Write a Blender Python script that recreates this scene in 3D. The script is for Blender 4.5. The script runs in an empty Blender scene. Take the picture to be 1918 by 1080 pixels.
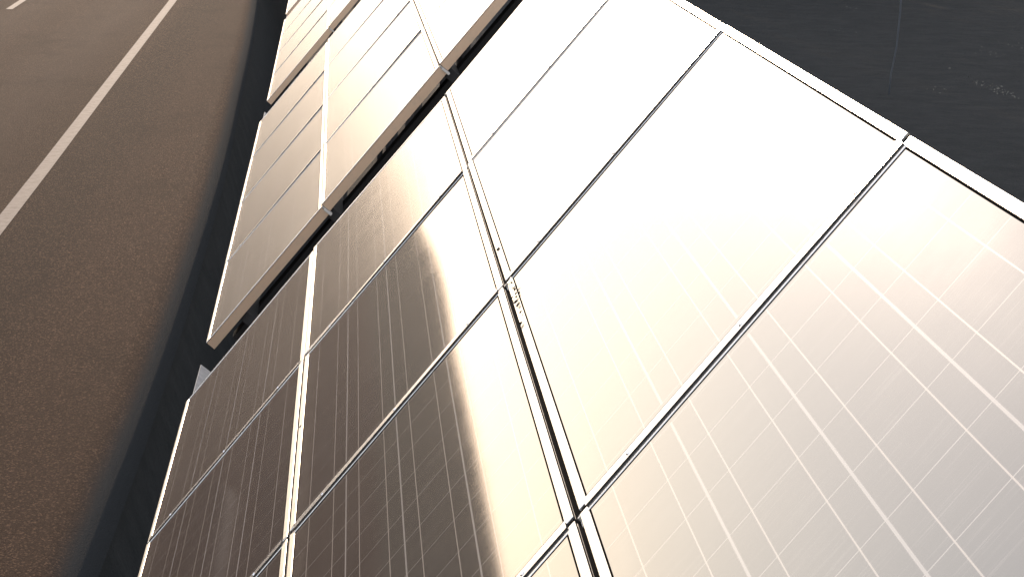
import bpy, bmesh, math, random
from mathutils import Vector, Matrix
R = math.radians
sc = bpy.context.scene
COL = sc.collection
random.seed(7)

# ------------------------------------------------------------------ camera
H_CAM = 4.0
CAM_X = Vector((0.9975025708, -0.0690352781, 0.0149248659))    # image right, in world (x right, y along barrier, z up)
CAM_D = Vector((0.0, -0.2113100596, -0.9774190804))            # image down
CAM_F = Vector((0.0706301723, 0.9749780454, -0.2107823277))    # viewing direction
cam = bpy.data.cameras.new("camera")
cam_o = bpy.data.objects.new("camera", cam)
COL.objects.link(cam_o)
m = Matrix.Identity(4)
for i in range(3):
    m[i][0] = CAM_X[i]; m[i][1] = -CAM_D[i]; m[i][2] = -CAM_F[i]
m[2][3] = H_CAM
cam_o.matrix_world = m
cam.sensor_width = 36.0
cam.lens = 36.0 * 4200.0 / 1918.0
cam.clip_start = 0.05
cam.clip_end = 8000.0
sc.camera = cam_o

# ------------------------------------------------------------------ sky, sun, exposure
SUN_EL, SUN_AZ = 8.0, -6.5
w = bpy.data.worlds.new("World"); sc.world = w; w.use_nodes = True
nt = w.node_tree
bg = nt.nodes['Background']
sky = nt.nodes.new('ShaderNodeTexSky'); sky.sky_type = 'NISHITA'; sky.sun_disc = False
sky.sun_elevation = R(SUN_EL); sky.sun_rotation = R(SUN_AZ)
sky.dust_density = 0.15; sky.air_density = 1.0; sky.ozone_density = 1.0
hs = nt.nodes.new('ShaderNodeHueSaturation'); hs.inputs['Saturation'].default_value = 0.8
nt.links.new(sky.outputs[0], hs.inputs['Color'])
gm = nt.nodes.new('ShaderNodeGamma'); gm.inputs['Gamma'].default_value = 0.40      # bright even haze round the low sun
nt.links.new(hs.outputs[0], gm.inputs['Color'])
mu = nt.nodes.new('ShaderNodeMix'); mu.data_type = 'RGBA'; mu.blend_type = 'MULTIPLY'; mu.inputs[0].default_value = 1.0
mu.inputs[7].default_value = (9.1, 8.25, 8.0, 1.0)
nt.links.new(gm.outputs[0], mu.inputs[6])
nt.links.new(mu.outputs[2], bg.inputs['Color'])
bg.inputs['Strength'].default_value = 0.15
sl = bpy.data.lights.new("sun", 'SUN'); sl.energy = 5.0; sl.angle = R(0.5); sl.color = (1.0, 0.79, 0.6)
so = bpy.data.objects.new("sun", sl); COL.objects.link(so)
sd = Vector((math.cos(R(SUN_EL)) * math.sin(R(SUN_AZ)), math.cos(R(SUN_EL)) * math.cos(R(SUN_AZ)), math.sin(R(SUN_EL))))
so.rotation_euler = sd.to_track_quat('Z', 'Y').to_euler()
so.location = (-10, 40, 30)
sc.view_settings.view_transform = 'Standard'
sc.view_settings.look = 'None'
sc.view_settings.gamma = 1.0
sc.view_settings.exposure = -0.3

# ------------------------------------------------------------------ node helpers
class NT:
    def __init__(self, name):
        self.mat = bpy.data.materials.new(name); self.mat.use_nodes = True
        self.t = self.mat.node_tree
        self.b = self.t.nodes['Principled BSDF']
        self.out = self.t.nodes['Material Output']
    def n(self, typ, **kw):
        nd = self.t.nodes.new(typ)
        for k, v in kw.items(): setattr(nd, k, v)
        return nd
    def put(self, sock, v):
        if isinstance(v, bpy.types.NodeSocket): self.t.links.new(v, sock)
        else: sock.default_value = v
    def math(self, op, a, b=None, c=None, clamp=False):
        nd = self.n('ShaderNodeMath', operation=op); nd.use_clamp = clamp
        self.put(nd.inputs[0], a)
        if b is not None: self.put(nd.inputs[1], b)
        if c is not None: self.put(nd.inputs[2], c)
        return nd.outputs[0]
    def ramp(self, v, lo, hi, a=0.0, b=1.0):
        nd = self.n('ShaderNodeMapRange'); nd.interpolation_type = 'SMOOTHSTEP'
        self.put(nd.inputs[0], v); nd.inputs[1].default_value = lo; nd.inputs[2].default_value = hi
        nd.inputs[3].default_value = a; nd.inputs[4].default_value = b
        return nd.outputs[0]
    def mix(self, f, a, b):
        nd = self.n('ShaderNodeMix', data_type='RGBA')
        self.put(nd.inputs[0], f); self.put(nd.inputs[6], a); self.put(nd.inputs[7], b)
        return nd.outputs[2]
    def coord(self, which='Object', scale=(1, 1, 1)):
        tc = self.n('ShaderNodeTexCoord'); mp = self.n('ShaderNodeMapping')
        mp.inputs['Scale'].default_value = scale
        self.t.links.new(tc.outputs[which], mp.inputs[0])
        return mp.outputs[0]
    def noise(self, vec, scale, detail=3.0, rough=0.55):
        nd = self.n('ShaderNodeTexNoise'); self.put(nd.inputs['Vector'], vec)
        nd.inputs['Scale'].default_value = scale; nd.inputs['Detail'].default_value = detail
        nd.inputs['Roughness'].default_value = rough
        return nd.outputs[0]
    def bump(self, h, strength=0.3, dist=0.01):
        nd = self.n('ShaderNodeBump'); nd.inputs['Strength'].default_value = strength
        nd.inputs['Distance'].default_value = dist
        self.put(nd.inputs['Height'], h)
        self.t.links.new(nd.outputs[0], self.b.inputs['Normal'])
    def set(self, **kw):
        for k, v in kw.items(): self.put(self.b.inputs[k.replace('_', ' ')], v)
        return self.mat

def c4(r, g, b): return (r, g, b, 1.0)

# ------------------------------------------------------------------ materials
def mat_asphalt():
    k = NT("asphalt"); co = k.coord('Object')
    vo = k.n('ShaderNodeTexVoronoi'); k.put(vo.inputs['Vector'], co); vo.inputs['Scale'].default_value = 95.0
    grain = k.math('POWER', k.math('MULTIPLY', vo.outputs['Color'], 1.0), 2.2)
    fine = k.noise(co, 120.0, 3.0, 0.7)
    co2 = k.coord('Object', (0.6, 0.06, 1.0))
    patch = k.noise(co2, 1.0, 4.0, 0.55)
    stain = k.noise(k.coord('Object', (1, 0.5, 1)), 0.7, 5.0, 0.6)
    base = k.mix(k.math('ADD', k.math('MULTIPLY', grain, 0.65), k.ramp(fine, 0.4, 0.65, 0.0, 0.35)), c4(0.010, 0.006, 0.005), c4(0.135, 0.079, 0.055))
    sx0 = k.n('ShaderNodeSeparateXYZ'); k.t.links.new(co, sx0.inputs[0])
    trk = k.n('ShaderNodeTexWave'); trk.wave_profile = 'SIN'                       # tyre-polished tracks along the lanes
    k.put(trk.inputs['Vector'], k.coord('Object', (0.29, 0.004, 0))); trk.inputs['Scale'].default_value = 0.6
    trk.inputs['Distortion'].default_value = 1.2; trk.inputs['Detail'].default_value = 2.0
    lane = k.ramp(sx0.outputs[0], -3.2, -4.4)
    base = k.mix(k.math('MULTIPLY', lane, k.math('ADD', 0.25, k.math('MULTIPLY', trk.outputs[1], 0.45))), base, c4(0.075, 0.052, 0.041))
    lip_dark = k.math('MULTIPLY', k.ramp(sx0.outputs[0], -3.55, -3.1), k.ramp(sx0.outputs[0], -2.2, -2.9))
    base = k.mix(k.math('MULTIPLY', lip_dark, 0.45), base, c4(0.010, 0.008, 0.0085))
    stone = k.math('GREATER_THAN', vo.outputs['Color'], 0.79)
    base = k.mix(k.math('MULTIPLY', stone, 0.55), base, c4(0.24, 0.14, 0.085))
    base = k.mix(k.ramp(patch, 0.35, 0.7, 0.0, 0.5), base, c4(0.045, 0.028, 0.020))
    base = k.mix(k.ramp(stain, 0.5, 0.75, 0.0, 0.35), base, c4(0.014, 0.010, 0.009))
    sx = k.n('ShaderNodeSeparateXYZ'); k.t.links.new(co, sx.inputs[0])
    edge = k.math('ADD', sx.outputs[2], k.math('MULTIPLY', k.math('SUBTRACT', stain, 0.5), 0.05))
    base = k.mix(k.ramp(edge, 0.0, -0.085), base, c4(0.026, 0.029, 0.033))      # shade of the rounded edge painted in as a dark earth tone
    h = k.math('ADD', k.math('MULTIPLY', vo.outputs['Distance'], -1.0), k.math('MULTIPLY', fine, 0.9))
    k.bump(h, 0.9, 0.010)
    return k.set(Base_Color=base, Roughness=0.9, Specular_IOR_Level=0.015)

def mat_paint():
    k = NT("road_paint"); co = k.coord('Object')
    wear = k.noise(co, 9.0, 6.0, 0.7); fine = k.noise(co, 130.0, 2.0)
    mk = k.ramp(k.math('ADD', wear, k.math('MULTIPLY', fine, 0.25)), 0.5, 0.85)
    base = k.mix(mk, c4(0.175, 0.142, 0.125), c4(0.115, 0.092, 0.080))
    k.bump(fine, 0.3, 0.004)
    return k.set(Base_Color=base, Roughness=0.8, Specular_IOR_Level=0.06)

def mat_soil():
    k = NT("dark_soil"); co = k.coord('Object')
    a = k.noise(co, 2.2, 6.0, 0.65); b = k.noise(co, 40.0, 4.0, 0.7)
    base = k.mix(k.ramp(a, 0.35, 0.7), c4(0.0115, 0.0137, 0.0157), c4(0.0168, 0.019, 0.0213))
    base = k.mix(k.ramp(b, 0.62, 0.8, 0.0, 0.4), base, c4(0.021, 0.022, 0.021))
    k.bump(k.math('ADD', a, k.math('MULTIPLY', b, 0.3)), 0.7, 0.06)
    return k.set(Base_Color=base, Roughness=0.95, Specular_IOR_Level=0.1)

def mat_field():
    k = NT("dry_field"); co = k.coord('Object')
    a = k.noise(co, 0.08, 6.0, 0.6); b = k.noise(co, 6.0, 5.0, 0.7)
    base = k.mix(a, c4(0.018, 0.013, 0.009), c4(0.035, 0.025, 0.017))
    base = k.mix(k.ramp(b, 0.4, 0.7, 0, 0.6), base, c4(0.035, 0.035, 0.015))
    k.bump(b, 0.8, 0.15)
    return k.set(Base_Color=base, Roughness=0.95, Specular_IOR_Level=0.1)

def mat_alu(name="anodised_aluminium", col=(0.80, 0.73, 0.62), rough=0.36):
    k = NT(name); co = k.coord('Object', (6, 120, 120))
    br = k.noise(co, 3.0, 3.0); dirt = k.noise(k.coord('Object'), 14.0, 5.0, 0.7)
    base = k.mix(k.ramp(dirt, 0.5, 0.78, 0.0, 0.7), c4(*col), c4(0.4, 0.34, 0.28))
    return k.set(Base_Color=base, Metallic=k.ramp(dirt, 0.5, 0.8, 0.95, 0.6),
                 Roughness=k.math('ADD', k.math('MULTIPLY', br, 0.14), rough - 0.07))

def mat_steel():
    k = NT("galvanised_steel"); co = k.coord('Object')
    vo = k.n('ShaderNodeTexVoronoi'); k.put(vo.inputs['Vector'], co); vo.inputs['Scale'].default_value = 60
    base = k.mix(vo.outputs['Color'], c4(0.20, 0.205, 0.22), c4(0.29, 0.295, 0.31))
    return k.set(Base_Color=base, Metallic=0.5, Roughness=0.55)

def mat_dark_steel():
    k = NT("dark_painted_steel"); a = k.noise(k.coord('Object'), 20, 4)
    return k.set(Base_Color=k.mix(a, c4(0.014, 0.015, 0.018), c4(0.03, 0.03, 0.033)), Roughness=0.7, Specular_IOR_Level=0.2)

GL, GW = 1.480, 0.670          # outer panel size (pitch 1.498 x 0.681)
PL, PV = 1.4982, 0.681
LIP = 0.016
def mat_glass(name, r0):
    k = NT(name)
    uv = k.n('ShaderNodeUVMap'); uv.uv_map = 'UVMap'
    sp = k.n('ShaderNodeSeparateXYZ'); k.t.links.new(uv.outputs[0], sp.inputs[0])
    x, y = sp.outputs[0], sp.outputs[1]
    cs = 0.156
    yc = k.math('DIVIDE', k.math('SUBTRACT', y, (GW - 4 * cs) / 2), cs)
    xc = k.math('DIVIDE', k.math('SUBTRACT', x, (GL - 9 * cs) / 2), cs)
    def near(v, off, half, soft):                      # 1 close to integer+off (distance in metres)
        d = k.math('ABSOLUTE', k.math('SUBTRACT', k.math('FRACT', k.math('ADD', v, 0.5 - off)), 0.5))
        return k.ramp(k.math('MULTIPLY', d, cs), half + soft, half - soft)
    def inside(v, lo, hi):
        return k.math('MULTIPLY', k.math('GREATER_THAN', v, lo), k.math('LESS_THAN', v, hi))
    iny = inside(yc, -0.02, 4.02); inx = inside(xc, -0.02, 9.02)
    ins = k.math('MULTIPLY', inx, iny)
    gap = k.math('MULTIPLY', near(yc, 0.0, 0.0019, 0.0006), inside(yc, 0.5, 3.5))
    xgap = k.math('MULTIPLY', near(xc, 0.0, 0.0011, 0.0005), ins)
    bus = k.math('MULTIPLY', k.math('MAXIMUM', near(yc, 0.25, 0.0010, 0.0004), near(yc, 0.75, 0.0010, 0.0004)), iny)
    gm = k.math('MAXIMUM', k.math('MULTIPLY', gap, inx), k.math('MULTIPLY', xgap, 0.9))
    # silver fingers: hair-thin streaks running up the slope
    mp = k.n('ShaderNodeMapping'); mp.inputs['Scale'].default_value = (260.0, 6.0, 1.0)
    k.t.links.new(uv.outputs[0], mp.inputs[0])
    fing = k.noise(mp.outputs[0], 1.0, 2.0, 0.6)
    oi = k.n('ShaderNodeObjectInfo')
    shade = k.noise(k.coord('Object', (1, 1, 1)), 3.0, 3.0)
    cell = k.mix(oi.outputs['Random'], c4(0.016, 0.014, 0.017), c4(0.024, 0.019, 0.019))
    cell = k.mix(k.ramp(shade, 0.35, 0.7, 0, 0.4), cell, c4(0.028, 0.024, 0.026))
    cell = k.mix(k.math('MULTIPLY', k.ramp(fing, 0.52, 0.75), 0.26), cell, c4(0.3, 0.27, 0.25))
    film = k.noise(k.coord('Object', (3.0, 14.0, 1.0)), 1.3, 6.0, 0.65)
    low = k.ramp(y, 0.085, 0.02)                                                # dirt gathers along the lower frame edge
    film = k.math('ADD', k.ramp(film, 0.45, 0.85, 0.0, 0.06), k.math('MULTIPLY', low, k.ramp(film, 0.3, 0.6, 0.02, 0.16)))
    cell = k.mix(film, cell, c4(0.33, 0.27, 0.22))
    base = k.mix(gm, cell, c4(0.26, 0.235, 0.22))
    base = k.mix(bus, base, c4(0.29, 0.25, 0.22))
    edge = k.math('MINIMUM', k.math('MINIMUM', y, k.math('SUBTRACT', GW, y)), k.math('MINIMUM', x, k.math('SUBTRACT', GL, x)))
    seal = k.math('LESS_THAN', edge, LIP + 0.0032)
    ex = k.math('MINIMUM', x, k.math('SUBTRACT', GL, x))
    seal = k.math('MAXIMUM', seal, k.math('LESS_THAN', ex, LIP + 0.0055))
    base = k.mix(seal, base, c4(0.008, 0.008, 0.008))
    dust = k.noise(k.coord('Object'), 5.0, 6.0, 0.7)
    rough = k.math('ADD', k.math('MULTIPLY', dust, 0.04), r0)
    cb = k.n('ShaderNodeBump'); cb.inputs['Strength'].default_value = 1.0; cb.inputs['Distance'].default_value = 0.000011
    k.put(cb.inputs['Height'], fing)
    spec = k.math('MULTIPLY', k.math('SUBTRACT', 1.0, seal), 0.003)
    return k.set(Base_Color=base, Metallic=k.math('MULTIPLY', k.math('MAXIMUM', bus, k.math('MULTIPLY', gm, 0.6)), 0.03), Roughness=k.math('ADD', 0.3, k.math('MULTIPLY', dust, 0.16)), IOR=1.5, Specular_IOR_Level=spec,
                 Coat_Weight=k.math('SUBTRACT', 1.0, seal), Coat_Roughness=rough, Coat_IOR=2.15, Coat_Normal=cb.outputs[0])

def mat_simple(name, col, rough=0.8, spec=0.3, scale=30.0, var=0.35):
    k = NT(name); a = k.noise(k.coord('Object'), scale, 4.0, 0.65)
    d = tuple(v * (1 - var) for v in col)
    return k.set(Base_Color=k.mix(a, c4(*d), c4(*col)), Roughness=rough, Specular_IOR_Level=spec)

M = dict(bronze=mat_alu('brown_end_aluminium', (0.58, 0.45, 0.36), 0.42), alu_end=mat_alu('smooth_aluminium', (0.74, 0.75, 0.77), 0.2), asphalt=mat_asphalt(), paint=mat_paint(), soil=mat_soil(), field=mat_field(), alu=mat_alu(), steel=mat_steel(),  # bronze: browner, darker metal tone for the near end walls
         dark=mat_dark_steel(), glass=mat_glass('solar_cells_under_clean_glass', 0.02), glass1=mat_glass('solar_cells_under_hazed_glass', 0.10),
         glass2=mat_glass('solar_cells_under_dusty_glass', 0.17),
         bolt=mat_simple("bolt_steel", (0.5, 0.5, 0.5), 0.4, 0.5), black=mat_simple("joint_shade_black", (0.02, 0.02, 0.02), 0.6),
         bark=mat_simple("bark", (0.09, 0.07, 0.05)), leaf=mat_simple("leaves", (0.06, 0.09, 0.03), 0.7, 0.2, 3.0, 0.5),
         litter=mat_simple("dry_leaf_litter", (0.15, 0.145, 0.135), 0.7, 0.3, 20.0, 0.6),
         stake=mat_simple("weathered_stake", (0.06, 0.075, 0.10), 0.6, 0.4, 8.0, 0.5))

# ------------------------------------------------------------------ mesh helpers
def mesh(name, bm, mat, smooth=False):
    me = bpy.data.meshes.new(name)
    bmesh.ops.recalc_face_normals(bm, faces=bm.faces[:])
    bm.to_mesh(me); bm.free()
    for mt in (mat if isinstance(mat, (list, tuple)) else [mat]): me.materials.append(mt)
    if smooth:
        for p in me.polygons: p.use_smooth = True
    return me
def obj(name, me, parent=None, loc=None):
    o = bpy.data.objects.new(name, me); COL.objects.link(o)
    if parent: o.parent = parent
    if loc is not None: o.location = loc
    return o
def box(bm, lo, hi, bev=0.0):
    vs = [bm.verts.new((x, y, z)) for x in (lo[0], hi[0]) for y in (lo[1], hi[1]) for z in (lo[2], hi[2])]
    fs = []
    for q in ((0, 1, 3, 2), (4, 6, 7, 5), (0, 4, 5, 1), (2, 3, 7, 6), (0, 2, 6, 4), (1, 5, 7, 3)):
        fs.append(bm.faces.new([vs[i] for i in q]))
    if bev > 0:
        es = list({e for f in fs for e in f.edges})
        bmesh.ops.bevel(bm, geom=es, offset=bev, segments=2, affect='EDGES', profile=0.5)
def tube(bm, pts, radii, seg=8):
    rings = []
    for i, p in enumerate(pts):
        p = Vector(p)
        d = (Vector(pts[min(i + 1, len(pts) - 1)]) - Vector(pts[max(i - 1, 0)])).normalized()
        a = d.orthogonal().normalized(); b = d.cross(a)
        rings.append([bm.verts.new(p + radii[i] * (math.cos(t) * a + math.sin(t) * b))
                      for t in [2 * math.pi * j / seg for j in range(seg)]])
    for r0, r1 in zip(rings, rings[1:]):
        for j in range(seg): bm.faces.new((r0[j], r0[(j + 1) % seg], r1[(j + 1) % seg], r1[j]))
    bm.faces.new(rings[0]); bm.faces.new(rings[-1][::-1])
def tag(o, label=None, cat=None, group=None, kind=None):
    if label: o['label'] = label
    if cat: o['category'] = cat
    if group: o['group'] = group
    if kind: o['kind'] = kind
    return o

# ------------------------------------------------------------------ road, ground
def interp(tab, y):
    if y <= tab[0][0]:
        (a, b), (c, d) = tab[0], tab[1]; return b + (d - b) / (c - a) * (y - a)
    for (a, b), (c, d) in zip(tab, tab[1:]):
        if y <= c: return b + (d - b) * (y - a) / (c - a)
    (a, b), (c, d) = tab[-2], tab[-1]; return d + (d - b) / (c - a) * (y - c)
EDGE = [(-40, -1.38), (11.3, -1.40), (14.7, -1.44), (19.9, -1.50), (24.8, -1.55), (32, -1.71), (37, -1.80), (46.5, -2.04), (60, -2.5), (90, -3.8)]
LINE = [(-40, -3.05), (0, -3.2), (21.3, -3.366), (24.8, -3.40), (32.0, -3.49), (46.4, -3.66), (60, -3.95), (90, -4.9)]
OFFS = [(-40, -0.36), (9, -0.38), (14.5, -0.24), (20, -0.20), (27, -0.19), (46, -0.22), (90, -0.22)]
def edge_x(y):
    g = [(-2, .06), (-1, .24), (0, .4), (1, .24), (2, .06)]          # smoothed over a few metres so the edge runs evenly
    return sum(wt * (interp(EDGE, y + 2.5 * t) + interp(OFFS, y + 2.5 * t)) for t, wt in g)
def line_x(y): return interp(LINE, y)
YS = [-60, -30, -10, 0] + [4 + 1.5 * i for i in range(40)] + [70, 80, 95, 115, 140, 180, 240, 330, 500, 800, 1300, 2200, 3500]
def bend(y): return edge_x(min(y, 115.0)) - (0 if y < 115 else 0.0)

def sweep(name, profile, mats, fmat=None, ys=YS, smooth=True):
    """profile: list of functions (y) -> (x, z); strips between neighbours"""
    bm = bmesh.new()
    rows = [[bm.verts.new((p(y)[0], y, p(y)[1])) for p in profile] for y in ys]
    for r0, r1 in zip(rows, rows[1:]):
        for j in range(len(profile) - 1):
            f = bm.faces.new((r0[j], r0[j + 1], r1[j + 1], r1[j]))
            if fmat: f.material_index = fmat(j)
    return obj(name, mesh(name, bm, mats, smooth))

def off(d, z): return lambda y: (bend(y) + d, z)
def absx(x, z): return lambda y: (x, z)
RB = 0.32
def arc(rad, z0, n=9, a1=74):
    return [off(rad * math.sin(R(a1 * i / n)), z0 - rad * (1 - math.cos(R(a1 * i / n)))) for i in range(n + 1)]
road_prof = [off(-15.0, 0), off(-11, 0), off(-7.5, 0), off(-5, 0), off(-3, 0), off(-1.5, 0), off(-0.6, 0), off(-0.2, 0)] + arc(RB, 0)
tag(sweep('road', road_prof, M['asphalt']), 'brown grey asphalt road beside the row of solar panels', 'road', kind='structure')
gp = [absx(-3500, -0.1), absx(-900, -0.1), absx(-250, -0.1), absx(-80, -0.1), absx(-40, -0.1), off(-15.6, -0.1), off(-14.6, -0.05), off(-8, -0.05), off(-0.2, -0.05)]
gp += arc(RB - 0.05, -0.05)
gp += [off(0.36, -0.55), off(0.50, -1.05), off(0.68, -1.65), off(0.88, -2.2), off(1.05, -2.4), off(1.4, -2.5), off(2.2, -2.45), off(2.5, -2.2), off(2.8, -1.5), off(3.1, -0.8), off(3.35, -0.45),
       off(3.8, -0.35), off(5, -0.35), off(8, -0.35), off(14, -0.35), off(30, -0.35), absx(120, -0.35), absx(900, -0.35), absx(3500, -0.35)]
tag(sweep('ground', gp, [M['field'], M['soil']], lambda j: 0 if j < 7 else 1), 'dark bare earth dropping into a ditch beside the road', 'ground', kind='structure')

def stripe(name, xf, wdt, y0, y1, label):
    bm = bmesh.new(); n = max(2, int((y1 - y0) / 1.5))
    rows = []
    for i in range(n + 1):
        y = y0 + (y1 - y0) * i / n; x = xf(y)
        rows.append([bm.verts.new((x - wdt / 2, y, 0.004)), bm.verts.new((x + wdt / 2, y, 0.004))])
    for a, b in zip(rows, rows[1:]): bm.faces.new((a[0], a[1], b[1], b[0]))
    return tag(obj(name, mesh(name, bm, M['paint'])), label, 'road marking', kind='structure')
stripe('edge_line', line_x, 0.155, -40, 115, 'long white edge line painted on the asphalt road')
for i in range(-3, 6):
    y0 = 43.9 + 12.0 * i
    stripe('lane_dash', lambda y: line_x(y) - 2.98, 0.13, y0, y0 + 6.0, 'white dash of the lane line at the upper left of the road')

# ------------------------------------------------------------------ solar panels
ORG = Vector((-0.5651238, 7.3827785, -1.9882671 + H_CAM))      # lower far corner of the nearest bank
AU = Vector((0.0, -1.0, 0.0))
AV = Vector((0.6362333, 0.0, 0.7714967))
AN = Vector((-0.7714967, 0.0, 0.6362333))
PM = Matrix.Identity(4)
for i in range(3):
    PM[i][0] = AU[i]; PM[i][1] = AV[i]; PM[i][2] = AN[i]; PM[i][3] = ORG[i]
def bank_matrix(pos, rv):
    v = Vector(rv); a = v.length
    rot = Matrix.Rotation(a, 4, v.normalized()) if a > 1e-6 else Matrix.Identity(4)
    return PM @ Matrix.Translation(Vector(pos) * 0.681) @ rot
# each bank: matrix, x of its near edge (local +x runs towards the camera), rows of four
BANKS = [
    ('nearest', bank_matrix((4 * 2.2, 0, 0), (0, 0, 0))),
    ('second', bank_matrix((-1.2347, 0.0068, -0.0184), (-0.0004, 0.0047, 0.0056))),
    ('third', bank_matrix((-12.2463, -0.1243, -0.0236), (0, 0.0071, 0.0065))),
    ('fourth', bank_matrix((-22.9, -0.27, 0.01), (0, 0.0075, 0.0075))),
    ('farthest', bank_matrix((-33.4, -0.43, 0.06), (0, 0.008, 0.0085))),
]
TH = 0.040
def frame_mesh(front):
    bm = bmesh.new()
    def ring(inx, z): return [bm.verts.new((x, y, z)) for x, y in ((inx, inx), (GL - inx, inx), (GL - inx, GW - inx), (inx, GW - inx))]
    b = 0.0009
    rings = [ring(0.030, -TH), ring(0.0, -TH), ring(0.0, -0.0062), ring(0.0012, -0.0056), ring(0.0012, -0.0042), ring(0.0, -0.0036), ring(0.0, -b), ring(b, 0.0), ring(LIP - b, 0.0), ring(LIP, -b), ring(LIP, -0.0035),
             ring(0.004, -0.0035), ring(0.004, -TH + 0.002), ring(0.030, -TH + 0.002)]
    rings.append(rings[0])
    for a, c in zip(rings, rings[1:]):
        for i in range(4):
            j = (i + 1) % 4; f = bm.faces.new((a[i], a[j], c[j], c[i]))
            zm = max(v.co.z for v in f.verts)
            f.material_index = 1 if i in (1, 3) and zm > -0.003 else (3 if front and i == 1 else (2 if zm < -0.0005 else 0))  # walls below the lip are black: shade of the gaps put into the colour
    return mesh('frame', bm, [M['alu'], M['alu_end'], M['black'], M['bronze']])
def glass_mesh(seed, mk):
    rnd = random.Random(seed)
    bow = 0.0003 + 0.0008 * rnd.random(); tw = (rnd.random() - 0.5) * 0.0006
    bm = bmesh.new(); uvl = bm.loops.layers.uv.new('UVMap')
    nx, ny = 22, 12; i0 = 0.0045
    def P(i, j):
        x = i0 + (GL - 2 * i0) * i / nx; y = i0 + (GW - 2 * i0) * j / ny
        a = 2 * i / nx - 1; c = 2 * j / ny - 1
        z = -0.0012 - bow * (1 - a * a) * (1 - c * c) + tw * a * c * (1 - a * a)
        return x, y, z
    top = [[bm.verts.new(P(i, j)) for j in range(ny + 1)] for i in range(nx + 1)]
    bot = [[bm.verts.new((P(i, j)[0], P(i, j)[1], P(i, j)[2] - 0.0045)) for j in (0, ny)] for i in (0, nx)]
    for i in range(nx):
        for j in range(ny):
            f = bm.faces.new((top[i][j], top[i + 1][j], top[i + 1][j + 1], top[i][j + 1])); f.smooth = True
    f = bm.faces.new((bot[0][0], bot[0][1], bot[1][1], bot[1][0]))
    for ff in bm.faces:
        for l in ff.loops: l[uvl].uv = (l.vert.co.x, l.vert.co.y)
    me = bpy.data.meshes.new('glass'); bm.to_mesh(me); bm.free(); me.materials.append(M[mk])
    me.validate()
    return me
FRAME = frame_mesh(False); FRAME_FRONT = frame_mesh(True)
GLASS = {mk: [glass_mesh(s, mk) for s in range(5)] for mk in ('glass', 'glass1', 'glass2')}
ROWN = ['bottom', 'middle', 'top']
POSN = ['nearest the camera', 'second from the camera', 'third from the camera', 'farthest from the camera']
proto = None
rnd = random.Random(3)
for bi, (bn, bm4) in enumerate(BANKS):
    for k in range(4):
        for r in range(3):
            px = -(k + 1) * PL + (PL - GL) / 2 + rnd.uniform(-1, 1) * 0.0012
            py = r * PV + (PV - GW) / 2 + rnd.uniform(-1, 1) * 0.0010
            sag = {(0, 1, 2): -0.0070, (0, 1, 3): -0.0130, (0, 1, 1): -0.0015}.get((bi, r, k), 0.0) + (-0.006 if bi else 0)
            tilt = Matrix.Rotation(sag, 4, 'X') @ Matrix.Rotation(rnd.uniform(-1, 1) * 0.0016, 4, 'X') @ Matrix.Rotation(rnd.uniform(-1, 1) * 0.0010, 4, 'Y')
            mw = bm4 @ Matrix.Translation((px, py, 0)) @ Matrix.Translation((GL / 2, GW / 2, 0)) @ tilt @ Matrix.Translation((-GL / 2, -GW / 2, 0))
            if proto is None:
                o = bpy.data.objects.new('solar_panel', None); COL.objects.link(o); o.empty_display_size = 0.1
                kids = [obj('frame', FRAME, o), obj('glass', GLASS['glass'][0], o)]
                proto = (o, kids)
            else:
                o = proto[0].copy(); COL.objects.link(o)
                for c in proto[1]:
                    d = c.copy(); COL.objects.link(d); d.parent = o
                    if d.data is FRAME and k == 0: d.data = FRAME_FRONT
                    if d.data is GLASS['glass'][0]: d.data = GLASS['glass2' if bi else ('glass1' if k == 3 else 'glass')][rnd.randrange(5)]
            o.matrix_world = mw
            tag(o, f'framed solar panel in the {ROWN[r]} row of the {bn} bank, {POSN[k]}', 'solar panel', 'solar panels along the road')

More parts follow.
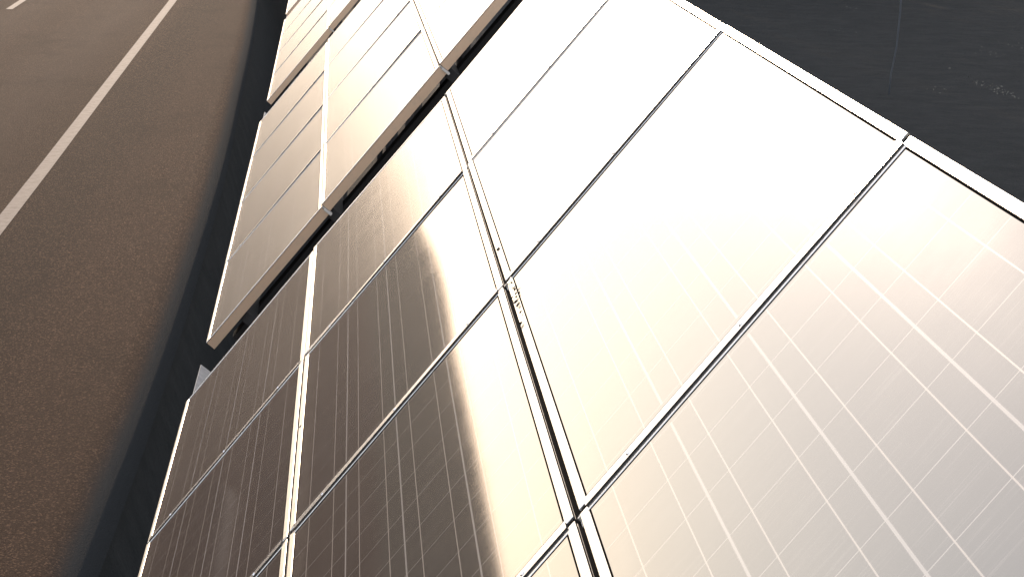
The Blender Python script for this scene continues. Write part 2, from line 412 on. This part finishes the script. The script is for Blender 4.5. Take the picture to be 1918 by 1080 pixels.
# ------------------------------------------------------------------ mounting frames under the banks
for bi, (bn, bm4) in enumerate(BANKS):
    root = bpy.data.objects.new('mounting_frame', None); COL.objects.link(root); root.matrix_world = bm4
    tag(root, f'steel mounting frame carrying the {bn} bank of solar panels', 'support frame', 'mounting frames under the panels')
    L = 4 * PL
    for v in (0.17, 0.681, 1.362, 1.87):
        b = bmesh.new(); box(b, (-L - 0.04, v - 0.02, -TH - 0.052), (-0.03, v + 0.02, -TH - 0.002), 0.003)
        obj('rail', mesh('rail', b, M['dark']), root)
    for xx in (-0.35, -L + 0.35):
        b = bmesh.new(); box(b, (xx - 0.05, 0.02, -TH - 0.175), (xx + 0.05, 2.02, -TH - 0.055), 0.004)
        obj('rafter', mesh('rafter', b, M['dark']), root)
    # posts straight down into the ground
    inv = bm4.inverted()
    for xx in (-0.35, -L + 0.35):
        for v in (0.55, 1.75):
            top = bm4 @ Vector((xx, v, -TH - 0.17)); bt = Vector((top.x, top.y, -2.8))
            b = bmesh.new(); tube(b, [inv @ top, inv @ bt], [0.045, 0.045], 10)
            obj('post', mesh('post', b, M['dark']), root)
    # pressed cover strips clamping the joints between neighbouring panels of a row
    for r in range(3):
        for k in (1, 2, 3):
            b = bmesh.new(); y0, y1 = r * PV + 0.020, (r + 1) * PV - 0.020
            box(b, (-k * PL - 0.012, y0, -0.004), (-k * PL + 0.012, y1, 0.0030), 0.0)
            for f in b.faces:
                if f.calc_center_median().z < 0.0025: f.material_index = 1  # strip sides blackened: their backlit shade is painted in
            for yy in (y0 + 0.09, (y0 + y1) / 2, y1 - 0.09):
                tube(b, [(-k * PL, yy, 0.0025), (-k * PL, yy, 0.0045)], [0.0042, 0.0034], 6)
            obj('cover_strip', mesh('cover_strip', b, [M['alu_end'], M['black']]), root)
    # grey closing plate at the lower far corner
    b = bmesh.new(); box(b, (-L - 0.50, 0.012, -TH - 0.03), (-L - 0.02, 0.016, -0.012), 0.0)
    obj('end_plate', mesh('end_plate', b, M['steel']), root)
    for r in (1, 2):
        for xx in (-0.004, -L - 0.002):
            b = bmesh.new()
            box(b, (xx - 0.03, r * PV - 0.0045, -TH - 0.01), (xx + 0.010, r * PV + 0.0045, -0.016), 0.001)
            tube(b, [(xx - 0.012, r * PV, -0.016), (xx - 0.012, r * PV, -0.004)], [0.004, 0.004], 8)
            obj('end_clamp', mesh('end_clamp', b, M['bolt']), root)
        for k in (1, 2, 3):
            b = bmesh.new()
            box(b, (-k * PL - 0.025, r * PV - 0.0035, -0.03), (-k * PL + 0.025, r * PV + 0.0035, -0.010), 0.001)
            tube(b, [(-k * PL, r * PV, -0.010), (-k * PL, r * PV, -0.0045)], [0.0032, 0.0032], 6)
            obj('mid_clamp', mesh('mid_clamp', b, M['bolt']), root)

for bi, (bn, bm4) in enumerate(BANKS[:2]):
    root = [o for o in COL.objects if o.name.startswith('mounting_frame') and o.parent is None][bi]
    for r, (xs) in ((1, (-3.55, -2.52, -3.1, -1.3)), (2, (-2.2, -0.8))):
        for q in xs:
            b = bmesh.new(); tube(b, [(q * PL, r * PV + 0.0125, -0.001), (q * PL, r * PV + 0.0125, 0.0032)], [0.0045, 0.0038], 8)
            obj('screw', mesh('screw', b, M['dark']), root)
rn = random.Random(21); b = bmesh.new(); bk = BANKS[0][1]
for i in range(16):
    c = bk @ Vector((-2 * PL + 0.03 + 0.028 * i * rn.uniform(.6, 1.1), 2 * PV + 0.014 + rn.gauss(0, .004), 0.0025))
    a = (AU * rn.uniform(-1, 1) + AV * rn.uniform(-1, 1)).normalized(); e = a.cross(AN); sz = rn.uniform(.004, .011)
    top = c + AN * rn.uniform(.001, .004)
    q = [c + a * sz, c + e * sz * .5, c - a * sz, c - e * sz * .5]; vs = [b.verts.new(v) for v in q]; tv = b.verts.new(top)
    for j in range(4): b.faces.new((vs[j], vs[(j + 1) % 4], tv))
    b.faces.new(vs[::-1])
tag(obj('leaf_debris', mesh('leaf_debris', b, M['soil'])), 'dark crumbs of dead leaf caught on the frame edge at the centre seam', 'leaf debris', kind='stuff')

# ------------------------------------------------------------------ things on the right-hand ground
def at(px, py, z):                                   # where the photograph's pixel meets height z
    d = CAM_F + CAM_X * ((px - 959) / 4200) + CAM_D * ((py - 540) / 4200)
    return Vector((0, 0, H_CAM)) + d * ((z - H_CAM) / d.z)
bt = at(1664, 178, -0.36)
b = bmesh.new()
tube(b, [(0, 0, -0.3), (0.02, 0, 0.3), (0.09, 0, 0.75), (0.12, 0.0, 1.3), (0.14, 0.02, 2.3)], [0.010, 0.011, 0.012, 0.014, 0.013], 8)
st = obj('bare_stake', mesh('bare_stake', b, M['stake'], True), None, bt)
tag(st, 'thin grey blue stake leaning in the dark ground behind the panels', 'stake')
b = bmesh.new(); rn = random.Random(11)
c0 = at(1862, 170, -0.34)
def leaflet(b, c, s):
    a = Vector((rn.uniform(-1, 1), rn.uniform(-1, 1), rn.uniform(-.2, .9))).normalized(); e = a.orthogonal().normalized()
    q = [c + a * s, c + e * s * .5 + Vector((0, 0, .2 * s)), c - a * s * .8, c - e * s * .5]
    b.faces.new([b.verts.new(v) for v in q])
for i in range(60):
    leaflet(b, c0 + Vector((rn.gauss(0, .08), rn.gauss(0, .75), rn.uniform(.01, .06))), rn.uniform(.008, .03))
for px, py in ((1850, 98), (1890, 85), (1765, 170), (1858, 104), (1600, 20), (1575, 60)):
    c1 = at(px, py, -0.34)
    for i in range(7): leaflet(b, c1 + Vector((rn.gauss(0, .1), rn.gauss(0, .4), rn.uniform(.01, .04))), rn.uniform(.008, .02))
tag(obj('leaf_litter', mesh('leaf_litter', b, M['litter'])), 'scattered pale dry leaves on the dark ground at upper right', 'leaf litter', kind='stuff')

# ------------------------------------------------------------------ unseen trees added ahead to shade the ground behind the panels
def tree_meshes(seed):
    rn = random.Random(seed); bt_, bc = bmesh.new(), bmesh.new()
    hgt = 11.0
    tube(bt_, [(0, 0, -0.8), (0.1, 0, 3), (0.0, 0.1, 7), (0.1, 0, hgt * .9)], [0.24, 0.2, 0.12, 0.03], 9)
    tips = []
    for i in range(34):
        z = rn.uniform(1.2, hgt * .9); a = rn.uniform(0, 2 * math.pi); l = (2.6 - 1.7 * z / hgt) * rn.uniform(.7, 1.15)
        p0 = Vector((0.05, 0.03, z)); p1 = p0 + Vector((math.cos(a) * l, math.sin(a) * l, rn.uniform(.4, 1.5)))
        tube(bt_, [p0, (p0 + p1) / 2 + Vector((0, 0, .1)), p1], [0.05, 0.03, 0.01], 5)
        tips += [p1, (p0 + p1 * 2) / 3, p0.lerp(p1, .4)]
    for p in tips:
        for i in range(34):
            c = p + Vector((rn.gauss(0, .5), rn.gauss(0, .5), rn.gauss(0, .5)))
            a = Vector((rn.gauss(0, 1), rn.gauss(0, 1), rn.gauss(0, 1))).normalized(); e = a.orthogonal().normalized(); s = rn.uniform(.1, .22)
            bc.faces.new([bc.verts.new(v) for v in (c + a * s, c + e * s * .6, c - a * s, c - e * s * .6)])
    return mesh('trunk', bt_, M['bark'], True), mesh('crown', bc, M['leaf'])
tproto = None
for i, (x, y) in enumerate([(-0.6, 73), (1.6, 75), (3.0, 79), (4.2, 74), (6.6, 71), (9.0, 75), (11.4, 71.5), (13.8, 74.5), (16.4, 72), (19, 75), (7.8, 80), (12.6, 80), (17.6, 80), (2.6, 85), (5.4, 86), (10.2, 85), (15.0, 86), (20.5, 85), (22, 76)]):
    if tproto is None:
        o = bpy.data.objects.new('added_shade_tree', None); COL.objects.link(o)
        tm = tree_meshes(5); kids = [obj('trunk', tm[0], o), obj('crown', tm[1], o)]; tproto = (o, kids)
    else:
        o = tproto[0].copy(); COL.objects.link(o)
        for c in tproto[1]:
            d = c.copy(); COL.objects.link(d); d.parent = o
    o.location = (x, y, -0.35); o.rotation_euler = (0, 0, i * 1.7); s = 0.95 + 0.1 * ((i * 37) % 5) / 5; o.scale = (s, s, s)
    tag(o, 'added out-of-view tree that shades the dark ground', 'tree', 'added out-of-view trees shading the ground behind the panels')
